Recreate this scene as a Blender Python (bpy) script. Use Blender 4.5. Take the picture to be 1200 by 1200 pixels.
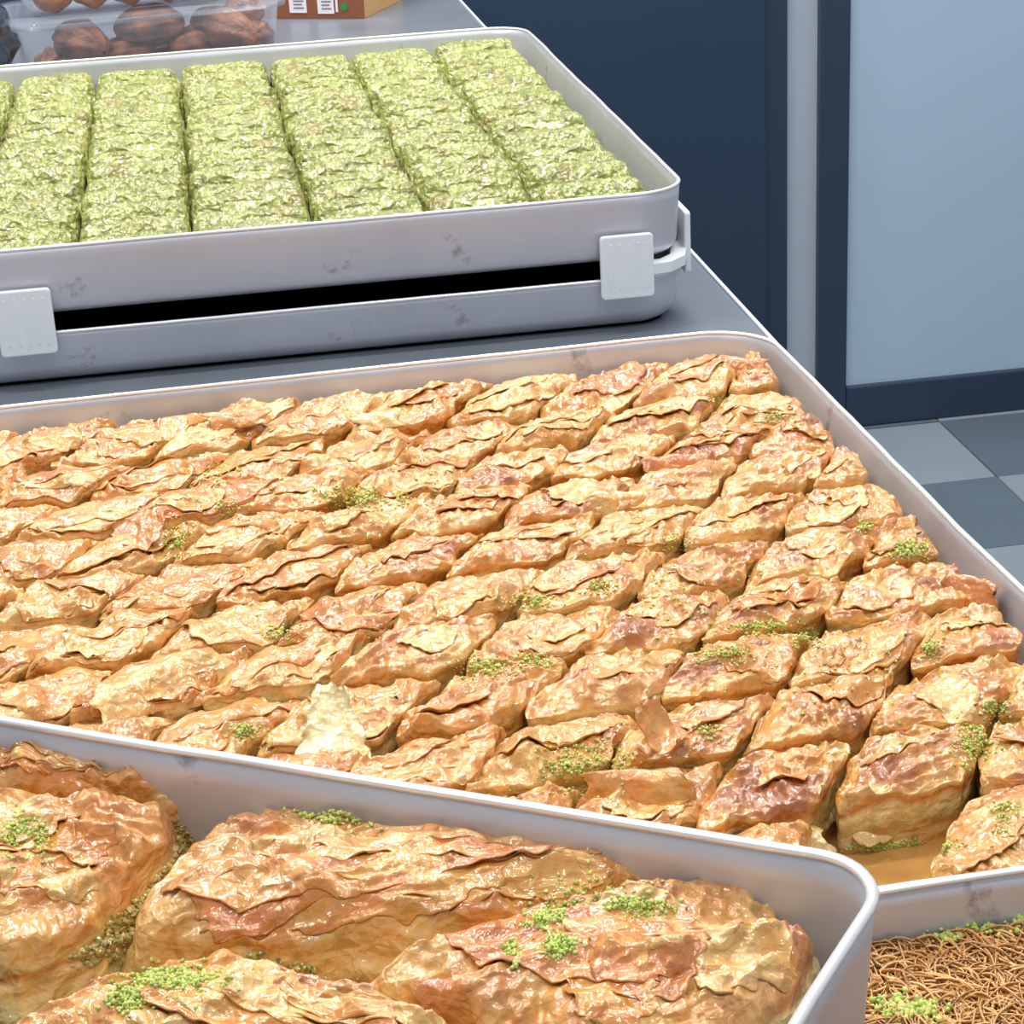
import bpy, math, random
import numpy as np
from mathutils import Matrix, Vector
from mathutils.bvhtree import BVHTree

for o in list(bpy.data.objects):
    bpy.data.objects.remove(o)
scene = bpy.context.scene
COL = scene.collection

# ------------------------------------------------------------------ camera
F_PX, PITCH, ROLL, YAW = 2437.3, 0.3950, -0.0539, -0.1391
CAM = np.array([-0.4382, -1.8285, 0.60])
_cy, _sy = math.cos(YAW), math.sin(YAW)
_fw = np.array([-_sy * math.cos(PITCH), _cy * math.cos(PITCH), -math.sin(PITCH)])
_ri = np.array([_cy, _sy, 0.0])
_up = np.cross(_ri, _fw)
CR = math.cos(ROLL) * _ri + math.sin(ROLL) * _up
CU = -math.sin(ROLL) * _ri + math.cos(ROLL) * _up
CF = _fw
cam_data = bpy.data.cameras.new('camera')
cam = bpy.data.objects.new('camera', cam_data)
COL.objects.link(cam)
m = Matrix(((CR[0], CU[0], -CF[0], CAM[0]), (CR[1], CU[1], -CF[1], CAM[1]),
            (CR[2], CU[2], -CF[2], CAM[2]), (0, 0, 0, 1)))
cam.matrix_world = m
cam_data.sensor_width = 36
cam_data.sensor_fit = 'HORIZONTAL'
cam_data.lens = F_PX / 1200 * 36
cam_data.clip_start = 0.02
scene.camera = cam

# ------------------------------------------------------------------ world, lights, exposure
scene.view_settings.view_transform = 'Standard'
scene.view_settings.look = 'None'
scene.view_settings.gamma = 1
scene.view_settings.use_curve_mapping = False
scene.view_settings.exposure = 0.16
W = bpy.data.worlds.new('room_light')
scene.world = W
W.use_nodes = True
bg = W.node_tree.nodes['Background']
bg.inputs['Color'].default_value = (0.80, 0.89, 1.0, 1)
bg.inputs['Strength'].default_value = 0.46


def area(name, loc, target, sx, sy, power, col):
    L = bpy.data.lights.new(name, 'AREA')
    L.shape = 'RECTANGLE'
    L.size, L.size_y, L.energy, L.color = sx, sy, power, col
    ob = bpy.data.objects.new(name, L)
    COL.objects.link(ob)
    ob.location = loc
    ob.rotation_euler = (Vector(target) - Vector(loc)).to_track_quat('-Z', 'Y').to_euler()
    return ob


# rows of ceiling tubes above and around the counter
for (y, p) in ((-1.4, 14), (-0.2, 17), (0.9, 26), (1.9, 38)):
    for x in (-1.3, 0.5):
        area('ceiling_tube', (x, y, 2.2), (x, y, 0), 1.3, 0.10, p, (1.0, 0.968, 0.93))

# ------------------------------------------------------------------ helpers


def px(u, v, z):
    d = CF + CR * (u - 600) / F_PX - CU * (v - 600) / F_PX
    t = (z - CAM[2]) / d[2]
    return CAM + d * t


def ray_dir(u, v):
    d = CF + CR * (u - 600) / F_PX - CU * (v - 600) / F_PX
    return d / np.linalg.norm(d)


def proj(P):
    d = np.asarray(P) - CAM
    z = d @ CF
    return 600 + F_PX * (d @ CR) / z, 600 - F_PX * (d @ CU) / z


def lin(c):
    c = np.asarray(c, float) / 255.0
    return np.where(c <= 0.04045, c / 12.92, ((c + 0.055) / 1.055) ** 2.4)


def rgba(c):
    l = lin(c)
    return (l[0], l[1], l[2], 1)


def tag(o, label=None, cat=None, group=None, kind=None):
    if label: o['label'] = label
    if cat: o['category'] = cat
    if group: o['group'] = group
    if kind: o['kind'] = kind
    return o


def empty(name, loc=(0, 0, 0), rz=0.0):
    o = bpy.data.objects.new(name, None)
    o.empty_display_size = 0.02
    COL.objects.link(o)
    o.location = loc
    o.rotation_euler = (0, 0, rz)
    return o


def mesh_np(name, V, Fc, mat, parent=None, col=None, smooth=True):
    me = bpy.data.meshes.new(name)
    V = np.asarray(V, np.float32)
    if isinstance(Fc, np.ndarray):
        n, k = Fc.shape
        me.vertices.add(len(V))
        me.vertices.foreach_set('co', V.ravel())
        me.loops.add(n * k)
        me.loops.foreach_set('vertex_index', Fc.astype(np.int32).ravel())
        me.polygons.add(n)
        me.polygons.foreach_set('loop_start', np.arange(0, n * k, k, dtype=np.int32))
        me.polygons.foreach_set('loop_total', np.full(n, k, np.int32))
        me.update(calc_edges=True)
    else:
        me.from_pydata([tuple(map(float, v)) for v in V], [], Fc)
        me.update()
    if smooth:
        me.polygons.foreach_set('use_smooth', np.ones(len(me.polygons), bool))
    if col is not None:
        a = me.attributes.new('Col', 'FLOAT_COLOR', 'POINT')
        c4 = np.ones((len(V), 4), np.float32)
        c4[:, :3] = col
        a.data.foreach_set('color', c4.ravel())
    me.materials.append(mat)
    o = bpy.data.objects.new(name, me)
    COL.objects.link(o)
    if parent: o.parent = parent
    return o


def box_geo(x0, x1, y0, y1, z0, z1):
    V = [(x0, y0, z0), (x1, y0, z0), (x1, y1, z0), (x0, y1, z0), (x0, y0, z1), (x1, y0, z1), (x1, y1, z1), (x0, y1, z1)]
    Fc = [(0, 3, 2, 1), (4, 5, 6, 7), (0, 1, 5, 4), (1, 2, 6, 5), (2, 3, 7, 6), (3, 0, 4, 7)]
    return V, Fc


def box(name, x0, x1, y0, y1, z0, z1, mat, parent=None, bevel=0.0, seg=2):
    V, Fc = box_geo(x0, x1, y0, y1, z0, z1)
    o = mesh_np(name, V, Fc, mat, parent, smooth=False)
    if bevel:
        b = o.modifiers.new('bevel', 'BEVEL')
        b.width = bevel
        b.segments = seg
    return o


# ---- noise
_rs = np.random.RandomState(7)
_PERM = np.tile(_rs.permutation(256), 2)
_ANG = _rs.rand(256) * 2 * np.pi
_GX, _GY = np.cos(_ANG), np.sin(_ANG)


def perlin(x, y, seed=0):
    x = np.asarray(x, float) + seed * 17.31
    y = np.asarray(y, float) + seed * 9.77
    xi = np.floor(x).astype(int)
    yi = np.floor(y).astype(int)
    xf, yf = x - xi, y - yi
    u = xf * xf * xf * (xf * (xf * 6 - 15) + 10)
    v = yf * yf * yf * (yf * (yf * 6 - 15) + 10)

    def g(ix, iy, dx, dy):
        h = _PERM[(_PERM[ix & 255] + iy) & 255]
        return _GX[h] * dx + _GY[h] * dy
    a = g(xi, yi, xf, yf)
    b = g(xi + 1, yi, xf - 1, yf)
    c = g(xi, yi + 1, xf, yf - 1)
    d = g(xi + 1, yi + 1, xf - 1, yf - 1)
    return 1.5 * ((a + u * (b - a)) + v * ((c + u * (d - c)) - (a + u * (b - a))))


def sstep(a, b, x):
    t = np.clip((x - a) / (b - a), 0, 1)
    return t * t * (3 - 2 * t)


def crumple(x, y, rng, nf=14, lo=1.6, hi=15.0, aniso=0.75):
    """crumpled-sheet relief: localized sharp folds; x, y in piece widths"""
    sd = rng.randint(0, 9999)
    wx = x + 0.20 * perlin(x * 1.7, y * 1.7, sd) + 0.05 * perlin(x * 5, y * 5, sd + 1)
    wy = y + 0.20 * perlin(x * 1.7, y * 1.7, sd + 2) + 0.05 * perlin(x * 5, y * 5, sd + 3)
    h = np.zeros_like(x)
    for i in range(nf):
        a = rng.rand() * math.pi
        fr = lo * (hi / lo) ** (i / max(1, nf - 1)) * (0.8 + 0.4 * rng.rand())
        t = (wx * math.cos(a) * aniso + wy * math.sin(a)) * fr + rng.rand() * 7
        k = rng.rand() * 0.5 + 0.25
        f = t - np.floor(t)
        tri = np.where(f < k, f / k, (1 - f) / (1 - k))
        w = np.clip(0.25 + 1.6 * perlin(x * fr * 0.5, y * fr * 0.5, sd + 10 + i), 0, 1.3)
        h += w * (tri - 0.5) / fr ** 0.78
    h += 0.035 * (1 - 2 * np.abs(perlin(wx * 9, wy * 9, sd + 30))) * np.clip(0.5 + perlin(x * 2, y * 2, sd + 40), 0, 1)
    return h


PALE, GOLD, ORANGE, BROWN, TOAST, CREAM = [lin(c) for c in (
    (218, 178, 108), (206, 150, 70), (202, 126, 46), (186, 110, 48), (150, 88, 52), (228, 200, 136))]


def mix(a, b, t):
    t = np.asarray(t)[..., None]
    return a * (1 - t) + b * t


GEO = []   # (verts, quads) of pastry tops in world space, for resting crumbs on them


def pillow(quad, z0, z_edge, z_dome, N, rng, unit, toast=0.4, pale=0.3, amp=0.26, skirt_out=0.0, edge_pow=5.0,
           fold_dir=None, green=0.0, prof='dome', nring=9, orange=0.06):
    """flaky pastry block over a quad (bl, br, tr, tl; world xy). Returns V, F(quads), colours."""
    q = np.asarray(quad, float)
    s = np.linspace(-1, 1, N)
    # denser near the edges
    s = np.sign(s) * (1 - (1 - np.abs(s)) ** 1.15)
    S, T = np.meshgrid(s, s)
    # round the corners a little
    k = 0.11
    Sr = S * (1 - k * np.abs(T) ** 4 * np.abs(S) ** 2)
    Tr = T * (1 - k * np.abs(S) ** 4 * np.abs(T) ** 2)
    a, b = (Sr + 1) / 2, (Tr + 1) / 2
    X = (q[0, 0] * (1 - a) + q[1, 0] * a) * (1 - b) + (q[3, 0] * (1 - a) + q[2, 0] * a) * b
    Y = (q[0, 1] * (1 - a) + q[1, 1] * a) * (1 - b) + (q[3, 1] * (1 - a) + q[2, 1] * a) * b
    x, y = X / unit, Y / unit
    sd = rng.randint(0, 9999)
    # ragged outline
    em = np.maximum(np.abs(S), np.abs(T)) ** 12
    X = X + em * unit * 0.05 * perlin(x * 4, y * 4, sd + 5)
    Y = Y + em * unit * 0.05 * perlin(x * 4, y * 4, sd + 6)
    if prof == 'tile':
        # cut pieces: crisp lip along the front and the right cut, sloping away at the back and left
        wob = 0.18 * perlin(x * 1.2, y * 1.2, sd + 7)
        hT = np.where(T > -0.1, 1 - (np.clip(T + 0.1 + wob * .3, 0, 2) / 1.1) ** 2.6 * 0.85, 1 - 0.22 * (np.clip(-T - 0.1, 0, 1) / 0.9) ** 1.6)
        hS = np.where(S < 0.1, 1 - (np.clip(0.1 - S, 0, 2) / 1.1) ** 3.0 * 0.65, 1 - 0.25 * (np.clip(S - 0.1, 0, 1) / 0.9) ** 2)
        lip = np.clip((1 + T) / 0.07, 0, 1) ** 0.5 * np.clip((1 - S) / 0.06, 0, 1) ** 0.5
        dome = hT * hS * (0.80 + 0.20 * lip)
        es = np.clip((1 - np.abs(S)) * 6, 0, 1)
        et = np.clip((1 - np.abs(T)) * 6, 0, 1)
    else:
        es = 1 - np.abs(S) ** edge_pow
        et = 1 - np.abs(T) ** edge_pow
        ridge = 0.66 + 0.34 * np.exp(-((T - 0.15 - 0.2 * perlin(x, y, sd + 7)) / 0.75) ** 2)
        dome = np.clip(es, 0, 1) ** 0.5 * np.clip(et, 0, 1) ** 0.5 * ridge
    cr = crumple(x, y, rng)
    if fold_dir is not None:                     # pleats of the gathered sheet
        t = (x * math.cos(fold_dir) + y * math.sin(fold_dir)) + 0.10 * perlin(x * 2, y * 2, sd + 8)
        cr = cr + 0.11 * np.abs(((t * 5.5) % 1) * 2 - 1) * np.clip(0.2 + 1.3 * perlin(x * 1.3, y * 1.3, sd + 9), 0, 1)
    # torn overlapping sheets
    m1 = perlin(x * 1.9, y * 1.9, sd + 11) + 0.25 * perlin(x * 7, y * 7, sd + 12)
    m2 = perlin(x * 2.7, y * 2.7, sd + 13) + 0.25 * perlin(x * 9, y * 9, sd + 14)
    k1, k2 = sstep(0.0, 0.05, m1), sstep(0.05, 0.1, m2)
    hh = amp * cr + 0.016 * k1 + 0.013 * k2
    fade = np.clip(np.minimum(es, et) * 3.0, 0.25, 1)
    Z = z_edge + (z_dome - z_edge) * dome + unit * hh * fade
    Z = Z + em * unit * 0.06 * perlin(x * 3.2, y * 3.2, sd + 15)
    # colour of the baked sheets
    n1 = perlin(x * 1.6, y * 1.6, sd + 20)
    n2 = perlin(x * 4.0, y * 4.0, sd + 21)
    n3 = perlin(x * 9.0, y * 9.0, sd + 22)
    c = mix(np.broadcast_to(GOLD, X.shape + (3,)), PALE, np.clip(pale + 0.9 * n1 + 0.35 * n3, 0, 1))
    c = mix(c, ORANGE, np.clip(orange + 0.55 * (k1 - 0.35) + 0.9 * n2, 0, 0.9))
    c = mix(c, CREAM, np.clip((k2 - 0.2) * (pale * 0.8) * (0.6 + n1), 0, 0.8))
    top = sstep(0.45, 0.95, dome + 0.8 * cr)
    tn = np.clip(toast * 1.9 * (0.42 + perlin(x * 1.3, y * 1.3, sd + 23) + 0.45 * n2), 0, 1)
    c = mix(c, BROWN, np.clip(top * tn * 1.1, 0, 0.95))
    c = mix(c, TOAST, np.clip(top * (tn - 0.5) * 1.3, 0, 0.85))
    V = np.stack([X, Y, Z], -1).reshape(-1, 3)
    Cc = c.reshape(-1, 3)
    i = np.arange(N * N).reshape(N, N)
    F1 = np.stack([i[:-1, :-1], i[:-1, 1:], i[1:, 1:], i[1:, :-1]], -1).reshape(-1, 4)
    # side skirt: stacked sheets
    loop = np.concatenate([i[0, :-1], i[:-1, -1], i[-1, :0:-1], i[:0:-1, 0]])
    L = len(loop)
    base = V[loop]
    ctr = q.mean(0)
    out = base[:, :2] - ctr
    out = out / np.linalg.norm(out, axis=1)[:, None]
    rings = nring
    Vs, Cs, Fs = [V], [Cc], [F1]
    prev = loop
    tl = np.linspace(0, 1, L)
    filling = lin((186, 166, 96))
    for r in range(1, rings + 1):
        f = r / rings
        z = base[:, 2] * (1 - f) + z0 * f
        jit = unit * (0.022 * perlin(base[:, 0] / unit * 5, base[:, 1] / unit * 5 + r * 3.3, sd + 40 + r)
                      + 0.016 * (rng.rand() - 0.7))
        P = base.copy()
        P[:, :2] += out * (jit - 0.018 * unit * min(1, f * 3) + skirt_out * f)[:, None]
        P[:, 2] = z + (unit * 0.018 * perlin(base[:, 0] / unit * 6, base[:, 1] / unit * 6, sd + 60 + r) if r < rings else 0)
        sheet = [PALE, GOLD, CREAM, ORANGE, PALE][rng.randint(5)]
        cc = np.broadcast_to(sheet * (0.9 + 0.2 * rng.rand()), (L, 3))
        fill = np.clip(green * sstep(0.25, 0.45, f) * sstep(1.0, 0.8, f) * (1 + perlin(base[:, 0] / unit * 8, base[:, 1] / unit * 8 + r, sd)), 0, 1)
        cc = mix(cc, filling, fill)
        idx = np.arange(L) + sum(len(v) for v in Vs)
        Fs.append(np.stack([np.roll(prev, -1), prev, idx, np.roll(idx, -1)], -1))
        Vs.append(P)
        Cs.append(cc)
        prev = idx
    V, Fq, Cc = np.concatenate(Vs), np.concatenate(Fs), np.concatenate(Cs)
    return V, Fq, Cc, (N, Z, X, Y)


def sheet_skin(Xw, Yw, Zw, col):
    n, mm = Xw.shape
    top = np.stack([Xw, Yw, Zw], -1).reshape(-1, 3)
    bot = top - np.array([0, 0, 0.0007])
    i = np.arange(n * mm).reshape(n, mm)
    F1 = np.stack([i[:-1, :-1], i[:-1, 1:], i[1:, 1:], i[1:, :-1]], -1).reshape(-1, 4)
    F2 = F1[:, ::-1] + n * mm
    loop = np.concatenate([i[0, :-1], i[:-1, -1], i[-1, :0:-1], i[:0:-1, 0]])
    F3 = np.stack([np.roll(loop, -1), loop, loop + n * mm, np.roll(loop, -1) + n * mm], -1)
    cc = col.reshape(-1, 3)
    return np.concatenate([top, bot]), np.concatenate([F1, F2, F3]), np.concatenate([cc, cc])


def outline(n, rng, ragged):
    s = np.linspace(-1, 1, n)
    S, T = np.meshgrid(s, s)
    sd = rng.randint(0, 9999)
    # random convex-ish corner offsets plus a slightly torn border
    cs = rng.uniform(-1, 1, (4, 2)) * 0.38
    a, b = (S + 1) / 2, (T + 1) / 2
    dx = (cs[0, 0] * (1 - a) + cs[1, 0] * a) * (1 - b) + (cs[3, 0] * (1 - a) + cs[2, 0] * a) * b
    dy = (cs[0, 1] * (1 - a) + cs[1, 1] * a) * (1 - b) + (cs[3, 1] * (1 - a) + cs[2, 1] * a) * b
    k = np.maximum(np.abs(S), np.abs(T)) ** 3
    U = S * (1 - 0.18 * T ** 2) + dx + ragged * k * perlin(S * 2.3, T * 2.3, sd)
    Vv = T * (1 - 0.18 * S ** 2) + dy + ragged * k * perlin(S * 2.3, T * 2.3, sd + 1)
    return S, T, U, Vv, sd


def flake(center, yaw, w, l, curl, lift, rng, c1, c2, n=14, tilt=0.0, ragged=0.22, taper=0.0):
    """a loose curled phyllo sheet, two-skinned (0.7 mm) with a torn outline"""
    S, T, U, Vv, sd = outline(n, rng, ragged)
    X, Y = U * w / 2 * (1 - taper * (T + 1) / 2), Vv * l / 2
    Z = lift + curl * (T ** 2) * l + tilt * T * l / 2 + 0.04 * w * perlin(S * 1.2, T * 1.2, sd + 2) + \
        0.03 * w * np.abs(((S * 1.3 + T * 0.8 + 0.3 * perlin(S * 2, T * 2, sd + 3)) % 1) * 2 - 1)
    ca, sa = math.cos(yaw), math.sin(yaw)
    col = mix(np.broadcast_to(c1, X.shape + (3,)), c2, np.clip(0.5 + perlin(S * 1.5, T * 1.5, sd + 4), 0, 1))
    return sheet_skin(center[0] + X * ca - Y * sa, center[1] + X * sa + Y * ca, center[2] + Z, col)


def blur(Z, k):
    for _ in range(k):
        P = np.pad(Z, 1, mode='edge')
        Z = (P[:-2, 1:-1] + P[2:, 1:-1] + P[1:-1, :-2] + P[1:-1, 2:] + P[1:-1, 1:-1]) / 5
    return Z


def draped(grid, rng, c1, c2, size, n=22):
    """a torn sheet lying over the crust, one edge lifted"""
    nn, Z, X, Y = grid
    Zb = np.maximum(blur(Z, 5), blur(Z, 1) - 0.001)
    S, T, U, Vv, sd = outline(n, rng, 0.2)
    hw, hl = size * rng.uniform(0.7, 1.3) * nn / 2, size * rng.uniform(0.45, 0.8) * nn / 2
    yaw = rng.uniform(-0.9, 0.9)
    ci, cj = rng.uniform(0.28, 0.72) * nn, rng.uniform(0.22, 0.66) * nn
    gi = np.clip(ci + U * hw * math.cos(yaw) - Vv * hl * math.sin(yaw), 0, nn - 1.001)
    gj = np.clip(cj + U * hw * math.sin(yaw) + Vv * hl * math.cos(yaw), 0, nn - 1.001)
    i0, j0 = gi.astype(int), gj.astype(int)
    fi, fj = gi - i0, gj - j0

    def smp(A):
        return (A[j0, i0] * (1 - fi) + A[j0, i0 + 1] * fi) * (1 - fj) + (A[j0 + 1, i0] * (1 - fi) + A[j0 + 1, i0 + 1] * fi) * fj
    span = min(0.075, abs(X[0, -1] - X[0, 0]))
    lift = span * (0.012 + 0.05 * np.clip(-T * rng.uniform(.3, 1.0) - .1, 0, 1) ** 2 + 0.03 * np.clip(S * rng.uniform(-1, 1), 0, 1) ** 2) + \
        span * 0.018 * perlin(S * 2.2, T * 2.2, sd + 5) * (np.abs(T) + .3)
    col = mix(np.broadcast_to(c1, S.shape + (3,)), c2, np.clip(0.5 + perlin(S * 1.5, T * 1.5, sd + 4), 0, 1))
    return sheet_skin(smp(X), smp(Y), smp(Zb) + lift, col)


# ------------------------------------------------------------------ materials
def new_mat(name):
    mt = bpy.data.materials.new(name)
    mt.use_nodes = True
    nt = mt.node_tree
    return mt, nt, nt.nodes['Principled BSDF']


def N(nt, t, **kw):
    n = nt.nodes.new(t)
    for k, v in kw.items():
        setattr(n, k, v)
    return n


def simple(name, c, rough=0.5, metal=0.0, noise=0.0, scale=20, bump=0.0, coat=0.0, alpha=None):
    mt, nt, b = new_mat(name)
    b.inputs['Roughness'].default_value = rough
    b.inputs['Metallic'].default_value = metal
    b.inputs['Coat Weight'].default_value = coat
    tc = N(nt, 'ShaderNodeTexCoord')
    nz = N(nt, 'ShaderNodeTexNoise')
    nz.inputs['Scale'].default_value = scale
    nz.inputs['Detail'].default_value = 6
    nt.links.new(tc.outputs['Object'], nz.inputs['Vector'])
    mr = N(nt, 'ShaderNodeMapRange')
    mr.inputs[3].default_value = 1 - noise
    mr.inputs[4].default_value = 1 + noise
    nt.links.new(nz.outputs[0], mr.inputs[0])
    mx = N(nt, 'ShaderNodeMix', data_type='RGBA', blend_type='MULTIPLY')
    mx.inputs[0].default_value = 1
    mx.inputs[6].default_value = rgba(c)
    nt.links.new(mr.outputs[0], mx.inputs[7])
    nt.links.new(mx.outputs[2], b.inputs['Base Color'])
    if bump:
        bp = N(nt, 'ShaderNodeBump')
        bp.inputs['Strength'].default_value = bump
        bp.inputs['Distance'].default_value = 0.002
        nt.links.new(nz.outputs[0], bp.inputs['Height'])
        nt.links.new(bp.outputs[0], b.inputs['Normal'])
    return mt


def attr_mat(name, rough, coat, bscale, bstr, bdist, var=0.18, vscale=120, sss=0.0, coat_ior=1.62, facet=None):
    mt, nt, b = new_mat(name)
    at = N(nt, 'ShaderNodeAttribute', attribute_name='Col')
    tc = N(nt, 'ShaderNodeTexCoord')
    nz = N(nt, 'ShaderNodeTexNoise')
    nz.inputs['Scale'].default_value = vscale
    nz.inputs['Detail'].default_value = 4
    nt.links.new(tc.outputs['Object'], nz.inputs['Vector'])
    mr = N(nt, 'ShaderNodeMapRange')
    mr.inputs[1].default_value = 0.3
    mr.inputs[2].default_value = 0.7
    mr.inputs[3].default_value = 1 - var
    mr.inputs[4].default_value = 1 + var
    nt.links.new(nz.outputs[0], mr.inputs[0])
    mx = N(nt, 'ShaderNodeMix', data_type='RGBA', blend_type='MULTIPLY')
    mx.inputs[0].default_value = 1
    nt.links.new(at.outputs['Color'], mx.inputs[6])
    nt.links.new(mr.outputs[0], mx.inputs[7])
    nt.links.new(mx.outputs[2], b.inputs['Base Color'])
    b.inputs['Roughness'].default_value = rough
    b.inputs['Coat Weight'].default_value = coat
    b.inputs['Coat Roughness'].default_value = 0.032
    b.inputs['Coat IOR'].default_value = coat_ior
    if sss:
        b.inputs['Subsurface Weight'].default_value = sss
        b.inputs['Subsurface Radius'].default_value = (0.006, 0.003, 0.001)
        b.inputs['Subsurface Scale'].default_value = 1.0
    n2 = N(nt, 'ShaderNodeTexNoise')
    n2.inputs['Scale'].default_value = bscale
    n2.inputs['Detail'].default_value = 3
    n2.inputs['Distortion'].default_value = 0.6
    nt.links.new(tc.outputs['Object'], n2.inputs['Vector'])
    bp = N(nt, 'ShaderNodeBump')
    bp.inputs['Strength'].default_value = bstr
    bp.inputs['Distance'].default_value = bdist
    height = n2.outputs[0]
    if facet:                                    # crinkled sheet: flat facets with sharp creases
        wn = N(nt, 'ShaderNodeTexNoise')
        wn.inputs['Scale'].default_value = facet * 0.6
        wn.inputs['Detail'].default_value = 2
        nt.links.new(tc.outputs['Object'], wn.inputs['Vector'])
        wm = N(nt, 'ShaderNodeVectorMath', operation='MULTIPLY_ADD')
        wm.inputs[1].default_value = (0.9 / facet,) * 3
        nt.links.new(wn.outputs['Color'], wm.inputs[0])
        nt.links.new(tc.outputs['Object'], wm.inputs[2])
        for k, (fs, wt) in enumerate(((facet, 1.0), (facet * 2.3, 0.42))):
            vo = N(nt, 'ShaderNodeTexVoronoi', feature='F1', distance='MANHATTAN')
            vo.inputs['Scale'].default_value = fs
            nt.links.new(wm.outputs[0], vo.inputs['Vector'])
            ma = N(nt, 'ShaderNodeMath', operation='MULTIPLY_ADD')
            ma.inputs[1].default_value = wt
            nt.links.new(vo.outputs['Distance'], ma.inputs[0])
            if k == 0:
                sc = N(nt, 'ShaderNodeMath', operation='MULTIPLY')
                sc.inputs[1].default_value = 0.45
                nt.links.new(height, sc.inputs[0])
                height = sc.outputs[0]
            nt.links.new(height, ma.inputs[2])
            height = ma.outputs[0]
    nt.links.new(height, bp.inputs['Height'])
    nt.links.new(bp.outputs[0], b.inputs['Normal'])
    nt.links.new(bp.outputs[0], b.inputs['Coat Normal'])
    return mt


M = {}
M['phyllo'] = attr_mat('syrup_glazed_phyllo', 0.44, 1.0, 190, 0.8, 0.0017, facet=84)
M['phyllo_big'] = attr_mat('thick_glazed_phyllo', 0.44, 1.0, 150, 0.8, 0.0030, vscale=80, facet=58)
M['roll'] = attr_mat('pistachio_coating', 0.46, 1.0, 220, 0.9, 0.0044, coat_ior=1.62, facet=78, var=0.28, vscale=200)
M['crumb'] = attr_mat('ground_pistachio', 0.6, 0.1, 400, 0.4, 0.001)
M['kadayif'] = attr_mat('shredded_kadayif', 0.45, 0.3, 300, 0.2, 0.001)
M['fried'] = attr_mat('fried_dough', 0.5, 0.2, 160, 0.6, 0.004, coat_ior=1.5)


def tray_mat():
    mt, nt, b = new_mat('worn_aluminium')
    b.inputs['Metallic'].default_value = 0.48
    b.inputs['Roughness'].default_value = 0.42
    tc = N(nt, 'ShaderNodeTexCoord')
    base = rgba((205, 206, 213))
    n1 = N(nt, 'ShaderNodeTexNoise')
    n1.inputs['Scale'].default_value = 17
    n1.inputs['Detail'].default_value = 8
    n1.inputs['Roughness'].default_value = 0.65
    nt.links.new(tc.outputs['Object'], n1.inputs['Vector'])
    r1 = N(nt, 'ShaderNodeMapRange')
    r1.inputs[1].default_value, r1.inputs[2].default_value = 0.63, 0.70
    nt.links.new(n1.outputs[0], r1.inputs[0])
    n2 = N(nt, 'ShaderNodeTexNoise')
    n2.inputs['Scale'].default_value = 5
    n2.inputs['Detail'].default_value = 5
    nt.links.new(tc.outputs['Object'], n2.inputs['Vector'])
    r2 = N(nt, 'ShaderNodeMapRange')
    r2.inputs[1].default_value, r2.inputs[2].default_value = 0.35, 0.75
    r2.inputs[3].default_value, r2.inputs[4].default_value = 1.05, 0.85
    nt.links.new(n2.outputs[0], r2.inputs[0])
    mu = N(nt, 'ShaderNodeMix', data_type='RGBA', blend_type='MULTIPLY')
    mu.inputs[0].default_value = 1
    mu.inputs[6].default_value = base
    nt.links.new(r2.outputs[0], mu.inputs[7])
    st = N(nt, 'ShaderNodeMix', data_type='RGBA')
    sc = N(nt, 'ShaderNodeMath', operation='MULTIPLY')
    sc.inputs[1].default_value = 0.62
    nt.links.new(r1.outputs[0], sc.inputs[0])
    nt.links.new(sc.outputs[0], st.inputs[0])
    nt.links.new(mu.outputs[2], st.inputs[6])
    st.inputs[7].default_value = rgba((96, 84, 78))
    nt.links.new(st.outputs[2], b.inputs['Base Color'])
    # brushed scratches along the walls
    mp = N(nt, 'ShaderNodeMapping')
    mp.inputs['Scale'].default_value = (4, 4, 160)
    nt.links.new(tc.outputs['Object'], mp.inputs['Vector'])
    n3 = N(nt, 'ShaderNodeTexNoise')
    n3.inputs['Scale'].default_value = 6
    n3.inputs['Detail'].default_value = 5
    nt.links.new(mp.outputs[0], n3.inputs['Vector'])
    r3 = N(nt, 'ShaderNodeMapRange')
    r3.inputs[3].default_value, r3.inputs[4].default_value = 0.32, 0.55
    nt.links.new(n3.outputs[0], r3.inputs[0])
    nt.links.new(r3.outputs[0], b.inputs['Roughness'])
    bp = N(nt, 'ShaderNodeBump')
    bp.inputs['Strength'].default_value = 0.12
    bp.inputs['Distance'].default_value = 0.001
    nt.links.new(n1.outputs[0], bp.inputs['Height'])
    nt.links.new(bp.outputs[0], b.inputs['Normal'])
    return mt


M['tray'] = tray_mat()
M['rim'] = simple('polished_rim', (236, 236, 238), 0.25, 0.5, 0.05, 60)
M['steel'] = simple('counter_steel', (118, 126, 137), 0.34, 0.3, 0.28, 7)
M['steel_edge'] = simple('counter_edge_steel', (222, 226, 230), 0.35, 0.15, 0.05, 20)
M['white'] = simple('white_plastic', (232, 236, 240), 0.42, 0.0, 0.03, 90, 0.1)
M['navy'] = simple('navy_lacquer', (36, 53, 76), 0.35, 0.0, 0.06, 4)
M['navy2'] = simple('dark_navy_frame', (38, 54, 74), 0.4, 0.0, 0.06, 6)
M['pale'] = simple('frosted_pale_panel', (162, 184, 203), 0.35, 0.0, 0.03, 3)
M['strip'] = simple('grey_plaster', (160, 172, 184), 0.6, 0.0, 0.05, 5)
M['tile_light'] = simple('light_grey_tile', (118, 130, 138), 0.45, 0.0, 0.08, 7)
M['tile_dark'] = simple('dark_grey_tile', (80, 92, 102), 0.42, 0.0, 0.10, 7)
M['grout'] = simple('grout', (84, 92, 98), 0.8, 0.0, 0.1, 40)
M['card'] = simple('brown_printed_carton', (132, 76, 48), 0.6, 0.0, 0.10, 30)
M['card2'] = simple('tan_carton', (204, 158, 104), 0.6, 0.0, 0.10, 25)
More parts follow.
